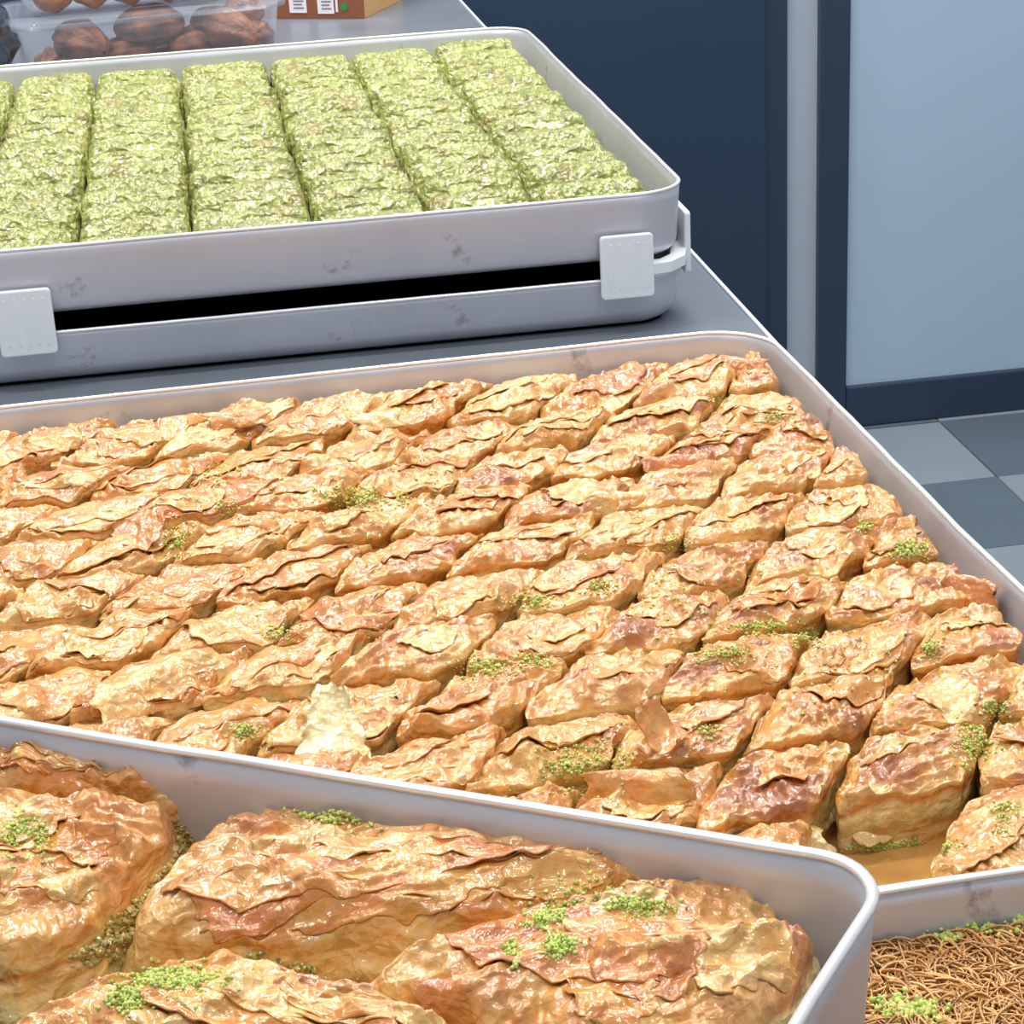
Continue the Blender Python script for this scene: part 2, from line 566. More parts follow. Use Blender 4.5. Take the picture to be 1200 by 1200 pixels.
M['label'] = simple('paper_label', (226, 220, 224), 0.5, 0.0, 0.03, 50)
M['ink'] = simple('grey_print', (120, 112, 116), 0.6)
M['green'] = simple('green_print', (58, 124, 62), 0.6)
M['shade_plastic'] = simple('shade_dark_film', (44, 52, 62), 0.18, 0.0, 0.3, 25, 0.2, 0.6)  # shade over clear plastic, painted as a dark colour


def clear_mat(name, c, fac):
    mt, nt, b = new_mat(name)
    out = nt.nodes['Material Output']
    tr = N(nt, 'ShaderNodeBsdfTransparent')
    mxs = N(nt, 'ShaderNodeMixShader')
    lw = N(nt, 'ShaderNodeLayerWeight')
    lw.inputs[0].default_value = 0.35
    mr = N(nt, 'ShaderNodeMapRange')
    mr.inputs[3].default_value, mr.inputs[4].default_value = fac, min(1, fac + 0.38)
    nt.links.new(lw.outputs['Facing'], mr.inputs[0])
    nt.links.new(mr.outputs[0], mxs.inputs[0])
    nt.links.new(tr.outputs[0], mxs.inputs[1])
    nt.links.new(b.outputs[0], mxs.inputs[2])
    nt.links.new(mxs.outputs[0], out.inputs[0])
    b.inputs['Base Color'].default_value = rgba(c)
    b.inputs['Roughness'].default_value = 0.12
    return mt


M['clear'] = clear_mat('clear_plastic', (205, 214, 226), 0.05)
M['clear_lid'] = clear_mat('clear_lid_plastic', (150, 160, 174), 0.12)


def syrup_mat():
    mt, nt, b = new_mat('amber_syrup')
    tc = N(nt, 'ShaderNodeTexCoord')
    nz = N(nt, 'ShaderNodeTexNoise')
    nz.inputs['Scale'].default_value = 30
    nt.links.new(tc.outputs['Object'], nz.inputs['Vector'])
    cr = N(nt, 'ShaderNodeValToRGB')
    cr.color_ramp.elements[0].color = rgba((150, 98, 44))
    cr.color_ramp.elements[1].color = rgba((206, 160, 92))
    nt.links.new(nz.outputs[0], cr.inputs[0])
    nt.links.new(cr.outputs[0], b.inputs['Base Color'])
    b.inputs['Roughness'].default_value = 0.08
    b.inputs['Coat Weight'].default_value = 0.6
    bp = N(nt, 'ShaderNodeBump')
    bp.inputs['Strength'].default_value = 0.2
    bp.inputs['Distance'].default_value = 0.003
    nt.links.new(nz.outputs[0], bp.inputs['Height'])
    nt.links.new(bp.outputs[0], b.inputs['Normal'])
    return mt


M['syrup'] = syrup_mat()

# ------------------------------------------------------------------ setting
FZ = -1.0
TILE = 0.3315
# tile grid anchored on the joint seen beside the door
jx, jy = px(1168, 558, FZ)[:2]
WALL_Y = float(px(1000, 499, FZ)[1])


def wallpt(u, v):
    d = ray_dir(u, v)
    return CAM + d * (WALL_Y - CAM[1]) / d[1]


fl = box('floor', jx - 9 * TILE, jx + 6 * TILE, jy - 13 * TILE, WALL_Y + 0.1, FZ - 0.08, FZ - 0.004, M['grout'])
tag(fl, 'grey checkered tile floor beside the counter', 'floor', kind='structure')
tile_me = {}
g = 0.0016
for kind in ('tile_light', 'tile_dark'):
    V, Fc = box_geo(g, TILE - g, g, TILE - g, -0.006, 0)
    o = mesh_np('tile', V, Fc, M[kind], smooth=False)
    bv = o.modifiers.new('bevel', 'BEVEL')
    bv.width = 0.0015
    tile_me[kind] = o
first = {'tile_light': True, 'tile_dark': True}
for i in range(-5, 5):
    for j in range(-13, 1):
        y0 = jy + j * TILE
        if y0 + TILE > WALL_Y + 0.02:
            continue
        k = 'tile_light' if (i + j) % 2 == 1 or (i + j) % 2 == -1 else 'tile_dark'
        if first[k]:
            o = tile_me[k]
            first[k] = False
        else:
            o = tile_me[k].copy()
            COL.objects.link(o)
        o.location = (jx + i * TILE, y0, FZ)
        o.parent = fl
# cut row against the door
ylast = jy + TILE
for i in range(-5, 5):
    V, Fc = box_geo(g, TILE - g, 0, max(0.02, WALL_Y - ylast + 0.03), -0.006, 0)
    o = mesh_np('tile', V, Fc, M['tile_light' if i % 2 == 0 else 'tile_dark'], fl, smooth=False)
    o.location = (jx + i * TILE, ylast + g, FZ)

xs_n = wallpt(895, 200)[0]
xs_s0 = wallpt(922.5, 200)[0]
xs_s1 = wallpt(958.5, 250)[0]
xs_p0 = wallpt(992.5, 250)[0]
zp = wallpt(991, 452)[2]
WT = 1.6
wl = box('wall_back', -1.9, xs_n, WALL_Y - 0.012, WALL_Y + 0.12, FZ, WT, M['navy'])
tag(wl, 'dark navy wall panel behind the counter', 'wall', kind='structure')
tr = box('trim_1', xs_n, xs_s0, WALL_Y, WALL_Y + 0.12, FZ, WT, M['navy2'])
tag(tr, 'narrow navy jamb beside the pale wall strip', 'trim', kind='structure')
tr = box('trim_2', xs_s0, xs_s1, WALL_Y + 0.012, WALL_Y + 0.12, FZ, WT, M['strip'])
tag(tr, 'pale grey vertical strip between two navy frames', 'trim', kind='structure')
dr = empty('door_1', (xs_s1, WALL_Y, FZ))
tag(dr, 'pale blue door panel in a dark navy frame', 'door', kind='structure')
DW = 0.85
sw = xs_p0 - xs_s1
zb = zp - FZ
box('stile', 0, sw, -0.012, 0.05, 0, WT - FZ, M['navy2'], dr, 0.004)
box('stile', sw + DW, sw * 2 + DW, -0.012, 0.05, 0, WT - FZ, M['navy2'], dr, 0.004)
box('bottom_rail', sw, sw + DW, -0.012, 0.05, 0, zb, M['navy2'], dr, 0.004)
box('top_rail', sw, sw + DW, -0.012, 0.05, WT - FZ - 0.15, WT - FZ, M['navy2'], dr, 0.004)
box('panel', sw, sw + DW, 0.0, 0.04, zb, WT - FZ - 0.15, M['pale'], dr)

# ------------------------------------------------------------------ steel counter
TX = 0.0603
ct = empty('steel_counter', (TX, -2.0, FZ))
tag(ct, 'long stainless steel counter carrying all the pastry trays', 'counter')
ct_loc = Vector(ct.location)


def under(o, root):
    """keep world placement of geometry built in world space, parented to a moved root"""
    o.parent = root
    o.matrix_parent_inverse = Matrix.Translation(root.location).inverted()
    return o


YT = WALL_Y - 0.03
under(box('worktop', -1.75, TX - 0.004, -2.0, YT, -0.035, 0.0, M['steel'], bevel=0.003), ct)
under(box('edge_strip', TX - 0.004, TX, -2.0, YT, -0.04, 0.0012, M['steel_edge'], bevel=0.001), ct)
for lx in (-1.68, TX - 0.10):
    for ly in (-1.9, 0.1, YT - 0.12):
        under(box('leg', lx, lx + 0.05, ly, ly + 0.05, FZ, -0.035, M['steel'], bevel=0.004), ct)
under(box('undershelf', -1.7, TX - 0.06, -1.9, YT - 0.08, -0.78, -0.75, M['steel'], bevel=0.003), ct)


# ------------------------------------------------------------------ trays
def rr_path(x0, x1, y0, y1, r, n=10):
    pts, nrm = [], []
    for cx, cy, a0 in ((x1 - r, y0 + r, -90), (x1 - r, y1 - r, 0), (x0 + r, y1 - r, 90), (x0 + r, y0 + r, 180)):
        for k in range(n + 1):
            a = math.radians(a0 + 90 * k / n)
            pts.append((cx + r * math.cos(a), cy + r * math.sin(a)))
            nrm.append((math.cos(a), math.sin(a)))
    # subdivide straight runs
    P, Nn = [], []
    L = len(pts)
    for i in range(L):
        P.append(pts[i])
        Nn.append(nrm[i])
        j = (i + 1) % L
        d = math.dist(pts[i], pts[j])
        if d > 0.06:
            k = int(d / 0.03)
            for t in range(1, k):
                f = t / k
                P.append((pts[i][0] * (1 - f) + pts[j][0] * f, pts[i][1] * (1 - f) + pts[j][1] * f))
                Nn.append(nrm[i])
    return np.array(P), np.array(Nn)


def make_tray(name, w, d, h, r, label, seed, wave=0.0008, flare=0.004, rb=0.012, rm=0.0021):
    """local frame: right-back rim corner region at x in [-w, 0], y in [-d, 0]; z from 0"""
    root = empty(name)
    tag(root, label, 'tray', 'aluminium baking trays')
    P, Nn = rr_path(-w, 0, -d, 0, r)
    L = len(P)
    th = 0.0022
    prof = [(-0.30 * r - flare, 0.0)]
    for k in range(6):
        a = math.radians(90 * k / 5)
        prof.append((-flare - rb + rb * math.sin(a), rb - rb * math.cos(a)))
    for f in (0.35, 0.6, 0.8, 1.0):
        prof.append((-flare * (1 - f), rb + (h - rb) * f))
    inner = [(o - th, max(z, th)) for o, z in prof[::-1]]
    prof2 = prof + inner
    V = []
    ii = np.arange(L)
    wv = wave * (perlin(P[:, 0] * 9, P[:, 1] * 9, seed) + 0.5 * perlin(P[:, 0] * 25, P[:, 1] * 25, seed + 1))
    for o, z in prof2:
        f = z / h
        V.append(np.column_stack([P[:, 0] + Nn[:, 0] * (o + wv * f * 1.5), P[:, 1] + Nn[:, 1] * (o + wv * f * 1.5), np.full(L, z)]))
    V = np.concatenate(V)
    K = len(prof2)
    Fc = []
    for a in range(K - 1):
        for i in range(L):
            j = (i + 1) % L
            Fc.append((a * L + i, a * L + j, (a + 1) * L + j, (a + 1) * L + i))
    Fc.append(tuple(range(L - 1, -1, -1)))
    Fc.append(tuple(range((K - 1) * L, K * L)))
    pan = mesh_np('pan', V, Fc, M['tray'], root)
    # rim bead
    V, Fc = [], []
    for k in range(8):
        a = 2 * math.pi * k / 8
        o, z = -th / 2 + rm * math.cos(a), h + rm * 0.8 * math.sin(a)
        V.append(np.column_stack([P[:, 0] + Nn[:, 0] * (o + wv * 1.5), P[:, 1] + Nn[:, 1] * (o + wv * 1.5), np.full(L, z)]))
    for a in range(8):
        for i in range(L):
            j = (i + 1) % L
            b = (a + 1) % 8
            Fc.append((a * L + i, a * L + j, b * L + j, b * L + i))
    mesh_np('rim', np.concatenate(V), Fc, M['rim'], root)
    return root


AW, AD = 0.765, 0.946
ZA1, ZA2B, ZA2 = 0.0505, 0.0665, 0.1298
tray_lo = make_tray('baking_tray', AW, AD, ZA1, 0.052, 'lower aluminium tray clipped under the tray of green rolls', 3, rb=0.026)
tray_lo.location = (0, AD, 0.0005)
tray_up = make_tray('baking_tray', AW, AD, ZA2 - ZA2B, 0.052, 'upper scuffed aluminium tray holding the green pistachio rolls', 5)
tray_up.location = (0, AD, ZA2B)
DYB = float(px(1120, 1029, 0.0535)[1])
BX, BY, PHIB, BW = 0.0158, -0.1754, 0.023, 0.69
BD = BY - DYB - 0.006
ZB = 0.05
tray_b = make_tray('baking_tray', BW, BD, ZB, 0.055, 'large aluminium tray in the middle holding small golden baklava diamonds', 8)
tray_b.location = (BX, BY, 0.0005)
tray_b.rotation_euler = (0, 0, PHIB)
EXB = np.array([math.cos(PHIB), math.sin(PHIB)])
EYB = np.array([-math.sin(PHIB), math.cos(PHIB)])
BO = np.array([BX, BY])
# front tray, stacked across the rims of the two trays below it
ZC, ZCB = 0.142, 0.0562
_a, _b, _c, _d = [px(u, v, ZC)[:2] for u, v in ((0, 842), (900, 990), (1000, 1100), (937, 1200))]
_t = np.linalg.solve(np.array([_b - _a, -(_c - _d)]).T, _d - _a)
CO = _a + (_b - _a) * _t[0]
PHIC = math.atan2(*(_b - _a)[::-1])
tray_c = make_tray('baking_tray', 0.62, 0.50, ZC - ZCB, 0.034, 'nearest aluminium tray set askew, holding large triangular baklava pieces', 12, rm=0.0027)
for ch in tray_c.children:                       # this pan is bent slightly out of square
    ch.data.transform(Matrix(((1, 0.10, 0, 0), (0, 1, 0, 0), (0, 0, 1, 0), (0, 0, 0, 1))))
tray_c.location = (CO[0], CO[1], ZCB)
tray_c.rotation_euler = (0, 0, PHIC)
# shredded kadayif tray
tray_d = make_tray('baking_tray', 0.56, 0.50, 0.0530, 0.035, 'aluminium tray of shredded kadayif at the lower right corner', 15)
tray_d.location = (0.045, DYB + 0.003, 0.0005)
tray_d.rotation_euler = (0, 0, PHIB)

# ------------------------------------------------------------------ white corner clips


def rounded_plate(name, w, h, t, r, parent, mat):
    """plate in local xz plane, thickness along -y"""
    P, _ = rr_path(0, w, 0, h, r, 5)
    n = len(P)
    V = [(p[0], -t, p[1]) for p in P] + [(p[0], 0, p[1]) for p in P]
    Fc = [tuple(range(n)), tuple(range(2 * n - 1, n - 1, -1))]
    for i in range(n):
        j = (i + 1) % n
        Fc.append((i, n + i, n + j, j))
    o = mesh_np(name, V, Fc, mat, parent, smooth=False)
    b = o.modifiers.new('bevel', 'BEVEL')
    b.width = 0.0016
    b.segments = 3
    b.limit_method = 'ANGLE'
    return o


def make_clip(label, mirror):
    root = empty('tray_clip', (-0.675 if mirror else 0, 0, 0))
    s = -1 if mirror else 1
    tag(root, label, 'clip', 'white plastic tray clips')
    pw, ph, z0 = 0.050, 0.0605, 0.0345
    fp = rounded_plate('front_plate', pw, ph, 0.006, 0.004, root, M['white'])
    fp.location = (-0.0885 if not mirror else 0.040, -0.0022, z0)
    for k in range(5):                           # moulded ribs on the plate face
        x = 0.008 + k * 0.0085
        V, Fc = box_geo(x, x + 0.0025, -0.0064, -0.0058, 0.010, ph - 0.008)
        mesh_np('rib', V, Fc, M['white'], fp, smooth=False)
    sp = rounded_plate('side_plate', pw, ph, 0.006, 0.004, root, M['white'])
    sp.rotation_euler = (0, 0, math.radians(90) * s)
    sp.location = (0.0022 * s, 0.040 if not mirror else 0.09, z0 + 0.004)
    # web that runs through the slot between the two trays
    path = [(-0.065, -0.003), (-0.045, -0.0035), (-0.022, 0.002), (-0.006, 0.018), (0.002, 0.045), (0.0025, 0.07)]
    V, Fc = [], []
    for (x, y) in path:
        nx, ny = (x + 0.05), (y - 0.05)
        l = math.hypot(nx, ny)
        nx, ny = nx / l, ny / l
        for off in (0.003, -0.012):
            for z in (0.0545, 0.0642):
                V.append(((x + nx * off) * s, y + ny * off, z))
    for i in range(len(path) - 1):
        a, b = i * 4, i * 4 + 4
        Fc += [(a, a + 1, b + 1, b), (a + 2, b + 2, b + 3, a + 3), (a + 1, a + 3, b + 3, b + 1), (a, b, b + 2, a + 2)]
    e = (len(path) - 1) * 4
    Fc += [(0, 2, 3, 1), (e, e + 1, e + 3, e + 2)]
    mesh_np('web', V, Fc, M['white'], root, smooth=False)
    return root


make_clip('white plastic clip joining two trays at their right front corner', False)
make_clip('white plastic clip on the stacked trays at the left picture edge', True)

# ------------------------------------------------------------------ pistachio rolls
ORD = ['first', 'second', 'third', 'fourth', 'fifth', 'sixth', 'seventh', 'eighth', 'ninth', 'tenth', 'eleventh',
       'twelfth', 'thirteenth', 'fourteenth', 'fifteenth', 'sixteenth']
G1, G2, G3, G4 = [lin(c) for c in ((134, 142, 46), (166, 174, 82), (92, 102, 24), (146, 124, 50))]


def roll_mesh(length, depth, height, rng):
    nu, nv = 56, 34
    s = np.linspace(-1, 1, nu)
    th = np.linspace(-0.10, 1.10, nv) * math.pi
    S, TH = np.meshgrid(s, th)
    end = np.clip(1 - np.abs(S) ** 9, 0, 1) ** 0.45
    end = 0.55 + 0.45 * end
    X = S * length / 2
    Y = -np.cos(TH) * depth / 2 * end
    Z = np.sign(np.sin(TH)) * np.abs(np.sin(TH)) ** 0.95 * height * end
    u, v = X / 0.03, (TH * depth / 2.0) / 0.03
    sd = rng.randint(0, 9999)
    lump = 0.5 * perlin(u * 1.2, v * 1.2, sd) + 0.5 * (1 - 2 * np.abs(perlin(u * 2.6, v * 3.4, sd + 1))) \
        + 0.5 * (1 - 2 * np.abs(perlin(u * 5.5, v * 5.5, sd + 2)))
    Z = np.maximum(Z + lump * 0.0030 * np.clip(np.sin(TH), 0, 1), 0)
    Y = Y + 0.0025 * perlin(u * 1.5, v * 1.5, sd + 3)
    n1 = perlin(u * 0.9, v * 0.9, sd + 4)
    n2 = perlin(u * 4, v * 4, sd + 5)
    c = mix(np.broadcast_to(G1, X.shape + (3,)), G2, np.clip(0.35 + 0.8 * n2 + 0.5 * n1, 0, 1))
    c = mix(c, G3, np.clip(0.9 * perlin(u * 1.7, v * 1.7, sd + 6) + 0.6 * perlin(u * 6, v * 6, sd + 7) - 0.05, 0, 0.9))
    c = mix(c, G4, np.clip(1.2 * perlin(u * 0.8, v * 0.8, sd + 8) - 0.2, 0, 0.7))
    V = np.stack([X, Y, Z], -1).reshape(-1, 3)
    i = np.arange(nu * nv).reshape(nv, nu)
    Fq = np.stack([i[:-1, :-1], i[:-1, 1:], i[1:, 1:], i[1:, :-1]], -1).reshape(-1, 4)[:, ::-1]
    # end caps as fans to a centre column
    caps, capV, capC = [], [], []
    base = len(V)
    for e, colm in ((0, i[:, 0]), (1, i[:, -1])):
        ctr = V[colm].mean(0)
        ctr[0] += (-1 if e == 0 else 1) * 0.0015
        capV.append(ctr)
        capC.append(G3)
        k = base + e
        for a in range(nv - 1):
            t = (colm[a], colm[a + 1], k, k)
            caps.append((colm[a], colm[a + 1], k) if e == 0 else (colm[a + 1], colm[a], k))
    V = np.concatenate([V, np.array(capV)])
    Cc = np.concatenate([c.reshape(-1, 3), np.array(capC)])
    return V, Fq, caps, Cc


edges = [-0.752, -0.664, -0.564, -0.457, -0.343, -0.235, -0.129, -0.019]
NR = 15
rows = np.linspace(0.016, AD - 0.02, NR + 1)
rngA = np.random.RandomState(21)
pool = []
for k in range(14):
    V, Fq, caps, Cc = roll_mesh(0.104, (rows[1] - rows[0]) * 1.0, 0.049, rngA)
    faces = [tuple(f) for f in Fq] + caps
    pool.append((V, faces, Cc))
pool_me = []
cn = ['column along the right wall', 'second column from the right wall', 'third column from the right wall',
      'fourth column from the right wall', 'fifth column from the right wall', 'sixth column from the right wall', 'leftmost column']
for ci in range(7):
    x0, x1 = edges[ci], edges[ci + 1]
    name_col = cn[6 - ci]
    for ri in range(NR):
        k = rngA.randint(len(pool))
        if k >= len(pool_me):
            k = len(pool_me)
            V, faces, Cc = pool[k]
            o = mesh_np('pistachio_roll', V, faces, M['roll'], None, Cc)
            pool_me.append(o.data)
        else:
            o = bpy.data.objects.new('pistachio_roll', pool_me[k])
            COL.objects.link(o)
        yc = (rows[ri] + rows[ri + 1]) / 2
        o.location = ((x0 + x1) / 2 + rngA.uniform(-.0018, .0018), yc, ZA2B + 0.0035 + rngA.uniform(0, 0.0015))
        sx = (x1 - x0 - rngA.uniform(-0.001, 0.005)) / 0.104
        o.scale = (sx * (1 if rngA.rand() < .5 else -1), 1 if rngA.rand() < .5 else -1, 1 + rngA.uniform(-.05, .05))
        o.rotation_euler = (0, 0, rngA.uniform(-.025, .025))
        tag(o, 'green pistachio roll, %s from the front rim in the %s' % (ORD[ri], name_col), 'pastry',
            'pistachio rolls in the upper tray')

# ------------------------------------------------------------------ small baklava diamonds
PV, PU, SH = 0.0705, 0.077, 0.68
UR, UL = -0.014, -0.676


def slit(v, i):
    return -0.178 + SH * (v + 0.503) + i * PU


rngB = np.random.RandomState(4)
pieces = {}
jit = {}


def jv(key):
    if key not in jit:
        jit[key] = rngB.uniform(-1, 1, 2)
    return jit[key]


def hidden_by_front_tray(c):
    u, v = proj((c[0], c[1], 0.04))
    return u < 1000 and v > 842 + 0.166 * u + 150


EATEN = [px(1045, 985, 0.025)[:2]]
nrow = 11
for r in range(nrow):
    vc = -0.080 - PV * r
    vt = vc + PV / 2 if r else -0.016
    vb = vc - PV / 2 if r < nrow - 1 else -BD + 0.018
    cells = []
    for i in range(-16, 12):
        ub0, ub1 = slit(vb, i), slit(vb, i + 1)
        ut0, ut1 = slit(vt, i), slit(vt, i + 1)
        lo = lambda a: min(max(a, UL), UR)
        c = [lo(ub0), lo(ub1), lo(ut1), lo(ut0)]
        wid = (c[1] - c[0] + c[2] - c[3]) / 2
        if wid < 0.022:
            continue
        cells.append((i, c))
    cells.sort(key=lambda t: -t[0])
    cells[0][1][1] = cells[0][1][2] = UR          # the cut ends at the walls
    cells[-1][1][0] = cells[-1][1][3] = UL
    for n, (i, c) in enumerate(cells):
        gq = 0.0005
        quad = []
        for (uu, vv, su, sv, key) in ((c[0], vb, 1, 1, (r + 1, i)), (c[1], vb, -1, 1, (r + 1, i + 1)),
                                      (c[2], vt, -1, -1, (r, i + 1)), (c[3], vt, 1, -1, (r, i))):
            j = jv(key) * 0.0035
            U, Vv = uu + su * gq + (j[0] if UL < uu < UR else 0), vv + sv * gq + j[1]
            quad.append(BO + EXB * U + EYB * Vv)
        quad = np.array(quad)
        ctr = quad.mean(0)
        if hidden_by_front_tray(ctr):
            continue
        pu, pv = proj((ctr[0], ctr[1], 0.035))
        if pu < -170:
            continue
        if any(np.hypot(*(e - ctr)) < 0.036 for e in EATEN):
            continue
        # toasting: strong along the right and the back right, pale on the left
        tx = np.clip((pu - 250) / 700, 0, 1)
        toast = 0.17 + 0.34 * tx + 0.17 * rngB.uniform(-1, 1)
        pale = 0.27 - 0.15 * tx + 0.18 * rngB.uniform(-1, 1)
        nres = int(np.clip(56 + (pv - 400) / 10, 56, 104))
        zd = 0.0400 + rngB.uniform(-0.002, 0.003)
        fold = rngB.uniform(-0.5, 0.9) if rngB.rand() < 0.6 else None
        V, Fq, Cc, (nn, Z, X, Y) = pillow(quad, 0.0035, 0.0280 + rngB.uniform(-.002, .002), zd, nres, rngB, PU, toast, pale, amp=0.135, fold_dir=fold, green=0.4, prof='tile')
        V[:, 2] = np.where(V[:, 2] > 0.0495, 0.0495 + (V[:, 2] - 0.0495) * 0.4, V[:, 2])
        look = 'dark toasted' if toast > 0.50 else ('golden brown' if toast > 0.32 else 'pale golden')
        org = np.array([ctr[0], ctr[1], 0.0035])
        o = mesh_np('baklava_piece', V - org, Fq, M['phyllo'], None, Cc)
        o.location = org
        tag(o, '%s baklava diamond, %s from the right in the %s row from the back rim' % (look, ORD[n], ORD[r]), 'baklava',
            'small baklava diamonds in the middle tray')
        pieces[(r, n)] = (o, org, quad)
        GEO.append((V, Fq))
        # a loose leaf or two on the crust
        for q in range(rngB.choice([1, 1, 2, 3]) + (1 if pu < 420 else 0)):
            Vf, Ff, Cf = draped((nn, Z, X, Y), rngB, [PALE, GOLD, GOLD, ORANGE][rngB.randint(4)], [GOLD, ORANGE, PALE, BROWN][rngB.randint(4)], rngB.uniform(.35, .8) + (0.35 if pu < 420 else 0))
            mesh_np('phyllo_flake', Vf - org, Ff, M['phyllo'], o, Cf)

# ------------------------------------------------------------------ large baklava triangles in the front tray
rngC = np.random.RandomState(11)
ZQ = 0.112
big = [
    ('large baklava triangle along the back wall of the nearest tray', [(120, 1108), (640, 1082), (872, 1020), (264, 950)], 0.5, 0.2, 190),
    ('large baklava triangle in the right corner of the nearest tray', [(372, 1148), (800, 1262), (978, 1122), (856, 1030)], 0.5, 0.2, 190),
    ('large baklava piece at the bottom left with a pistachio heap and browned top', [(-70, 1235), (520, 1330), (560, 1215), (250, 1120)], 0.6, 0.25, 150),
    ('large baklava piece on the left beside the open green filled cut', [(-170, 1112), (66, 1120), (230, 957), (-60, 930)], 0.35, 0.3, 170),
    ('sliver of large baklava under the back rim at the left edge', [(-90, 925), (130, 946), (236, 948), (-60, 868)], 0.3, 0.3, 120),
]
big_o = []
for label, pq, toast, pale, nres in big:
    quad = np.array([px(u, v, ZQ)[:2] for u, v in pq])
    ctr = quad.mean(0)
    V, Fq, Cc, (nn, Z, X, Y) = pillow(quad, ZCB + 0.0028, 0.107, 0.127, nres, rngC, 0.085, toast, pale, amp=0.13, skirt_out=0.022,
                                      edge_pow=6.0, fold_dir=rngC.uniform(-.6, .3), green=0.9, nring=16, orange=0.22)
    org = np.array([ctr[0], ctr[1], ZCB + 0.0028])
    o = mesh_np('large_baklava_piece', V - org, Fq, M['phyllo_big'], None, Cc)
    o.location = org
    tag(o, label, 'baklava', 'large baklava pieces in the nearest tray')
    big_o.append((o, org))
    GEO.append((V, Fq))
    for q in range(6):
        Vf, Ff, Cf = draped((nn, Z, X, Y), rngC, [PALE, GOLD, GOLD, ORANGE][rngC.randint(4)], [GOLD, ORANGE, PALE, BROWN][rngC.randint(4)], rngC.uniform(.25, .6), n=44)
        mesh_np('phyllo_flake', Vf - org, Ff, M['phyllo_big'], o, Cf)

# ------------------------------------------------------------------ distinct loose leaves seen on the diamonds
bvh = BVHTree.FromPolygons([tuple(v) for V, _ in GEO for v in V],
                           [tuple(int(x) + off for x in f) for (V, Fq), off in
                            zip(GEO, np.cumsum([0] + [len(V) for V, _ in GEO[:-1]])) for f in Fq])


def hit(u, v):
    p, n, i, d = bvh.ray_cast(Vector(CAM), Vector(ray_dir(u, v)))
    return np.array(p) if p is not None else None


def nearest_piece(p):
    return min(pieces.values(), key=lambda t: np.hypot(t[1][0] - p[0], t[1][1] - p[1]))


rngF = np.random.RandomState(33)
IVORY = lin((226, 212, 164))
for (u, v, yaw, w, l, curl, tilt, c1, c2, lab) in [
    (385, 872, -0.1, 0.046, 0.042, 0.12, 0.7, IVORY, CREAM, 'ivory upright phyllo leaf'),
    (165, 628, -0.5, 0.046, 0.040, 0.05, 0.35, ORANGE, BROWN, 'brown folded phyllo leaf'),
    (735, 585, 0.0, 0.050, 0.024, -0.5, 0.3, GOLD, PALE, 'arched pale phyllo leaf'),
    (745, 925, -0.15, 0.054, 0.030, -0.9, 0.2, GOLD, ORANGE, 'arched golden phyllo leaf'),
    (782, 878, 1.0, 0.028, 0.026, 0.5, 0.5, ORANGE, GOLD, 'curled up phyllo leaf'),
    (868, 432, -0.35, 0.034, 0.024, -0.6, 0.3, ORANGE, BROWN, 'browned phyllo leaf in the corner'),
    (180, 795, 0.55, 0.085, 0.045, -0.3, 0.2, GOLD, PALE, 'large smooth phyllo leaf'),
    (780, 545, -0.1, 0.048, 0.020, -0.6, 0.2, BROWN, ORANGE, 'brown blistered phyllo leaf'),
    (1130, 690, -0.8, 0.040, 0.022, -0.8, 0.3, ORANGE, BROWN, None),
    (280, 490, 0.1, 0.050, 0.022, -0.4, 0.1, GOLD, ORANGE, None),
    (70, 520, 0.0, 0.050, 0.022, -0.4, 0.1, GOLD, PALE, None),
    (440, 495, 0.0, 0.040, 0.020, -0.3, 0.3, CREAM, PALE, None),
]:
    p = hit(u, v)
    if p is None: continue
    o, org, _ = nearest_piece(p)
    Vf, Ff, Cf = flake(p, yaw, w, l, curl, 0.004 + abs(curl) * l * 0.2, rngF, c1, c2, n=24, tilt=tilt, ragged=0.25, taper=0.5 if c1 is IVORY else 0.2)
    fo = mesh_np('phyllo_flake', Vf - org, Ff, M['phyllo'], o, Cf)
    if lab: fo['label'] = lab

# scraps and syrup in the emptied place
Vs, Fs = [], []
ce = EATEN[0]
pp = [BO + EXB * a + EYB * b for a, b in ((UL, -BD + .012), (UR, -BD + .012), (UR, -.012), (UL, -.012))]
sy = mesh_np('syrup', [(p[0], p[1], 0.0042) for p in pp] + [(p[0], p[1], 0.0028) for p in pp],
             [(0, 1, 2, 3), (7, 6, 5, 4), (0, 4, 5, 1), (1, 5, 6, 2), (2, 6, 7, 3), (3, 7, 4, 0)], M['syrup'], smooth=False)
tag(sy, 'amber syrup pooled in the emptied spot of the middle tray', 'syrup', kind='stuff')
for (u, v, z, yaw, w, l, tilt, lab) in [(905, 972, 0.022, -0.3, 0.055, 0.030, 0.35, 'pale limp phyllo scrap lying beside the syrup pool'),
                                   (955, 935, 0.024, 0.9, 0.035, 0.024, 0.5, 'small translucent phyllo scrap above the syrup pool'),
                                   (1018, 962, 0.018, 0.4, 0.026, 0.020, 0.3, 'tiny phyllo scrap leaning on the front right diamond')]:
    p = px(u, v, z)
    Vf, Ff, Cf = flake(p, yaw, w, l, -0.25, 0, rngF, CREAM, PALE, n=18, tilt=tilt)
    Vf[:, 2] = np.maximum(Vf[:, 2], 0.006)
    o = mesh_np('phyllo_scrap', Vf - p, Ff, M['phyllo'], None, Cf)
    o.location = p
    tag(o, lab, 'pastry scrap')

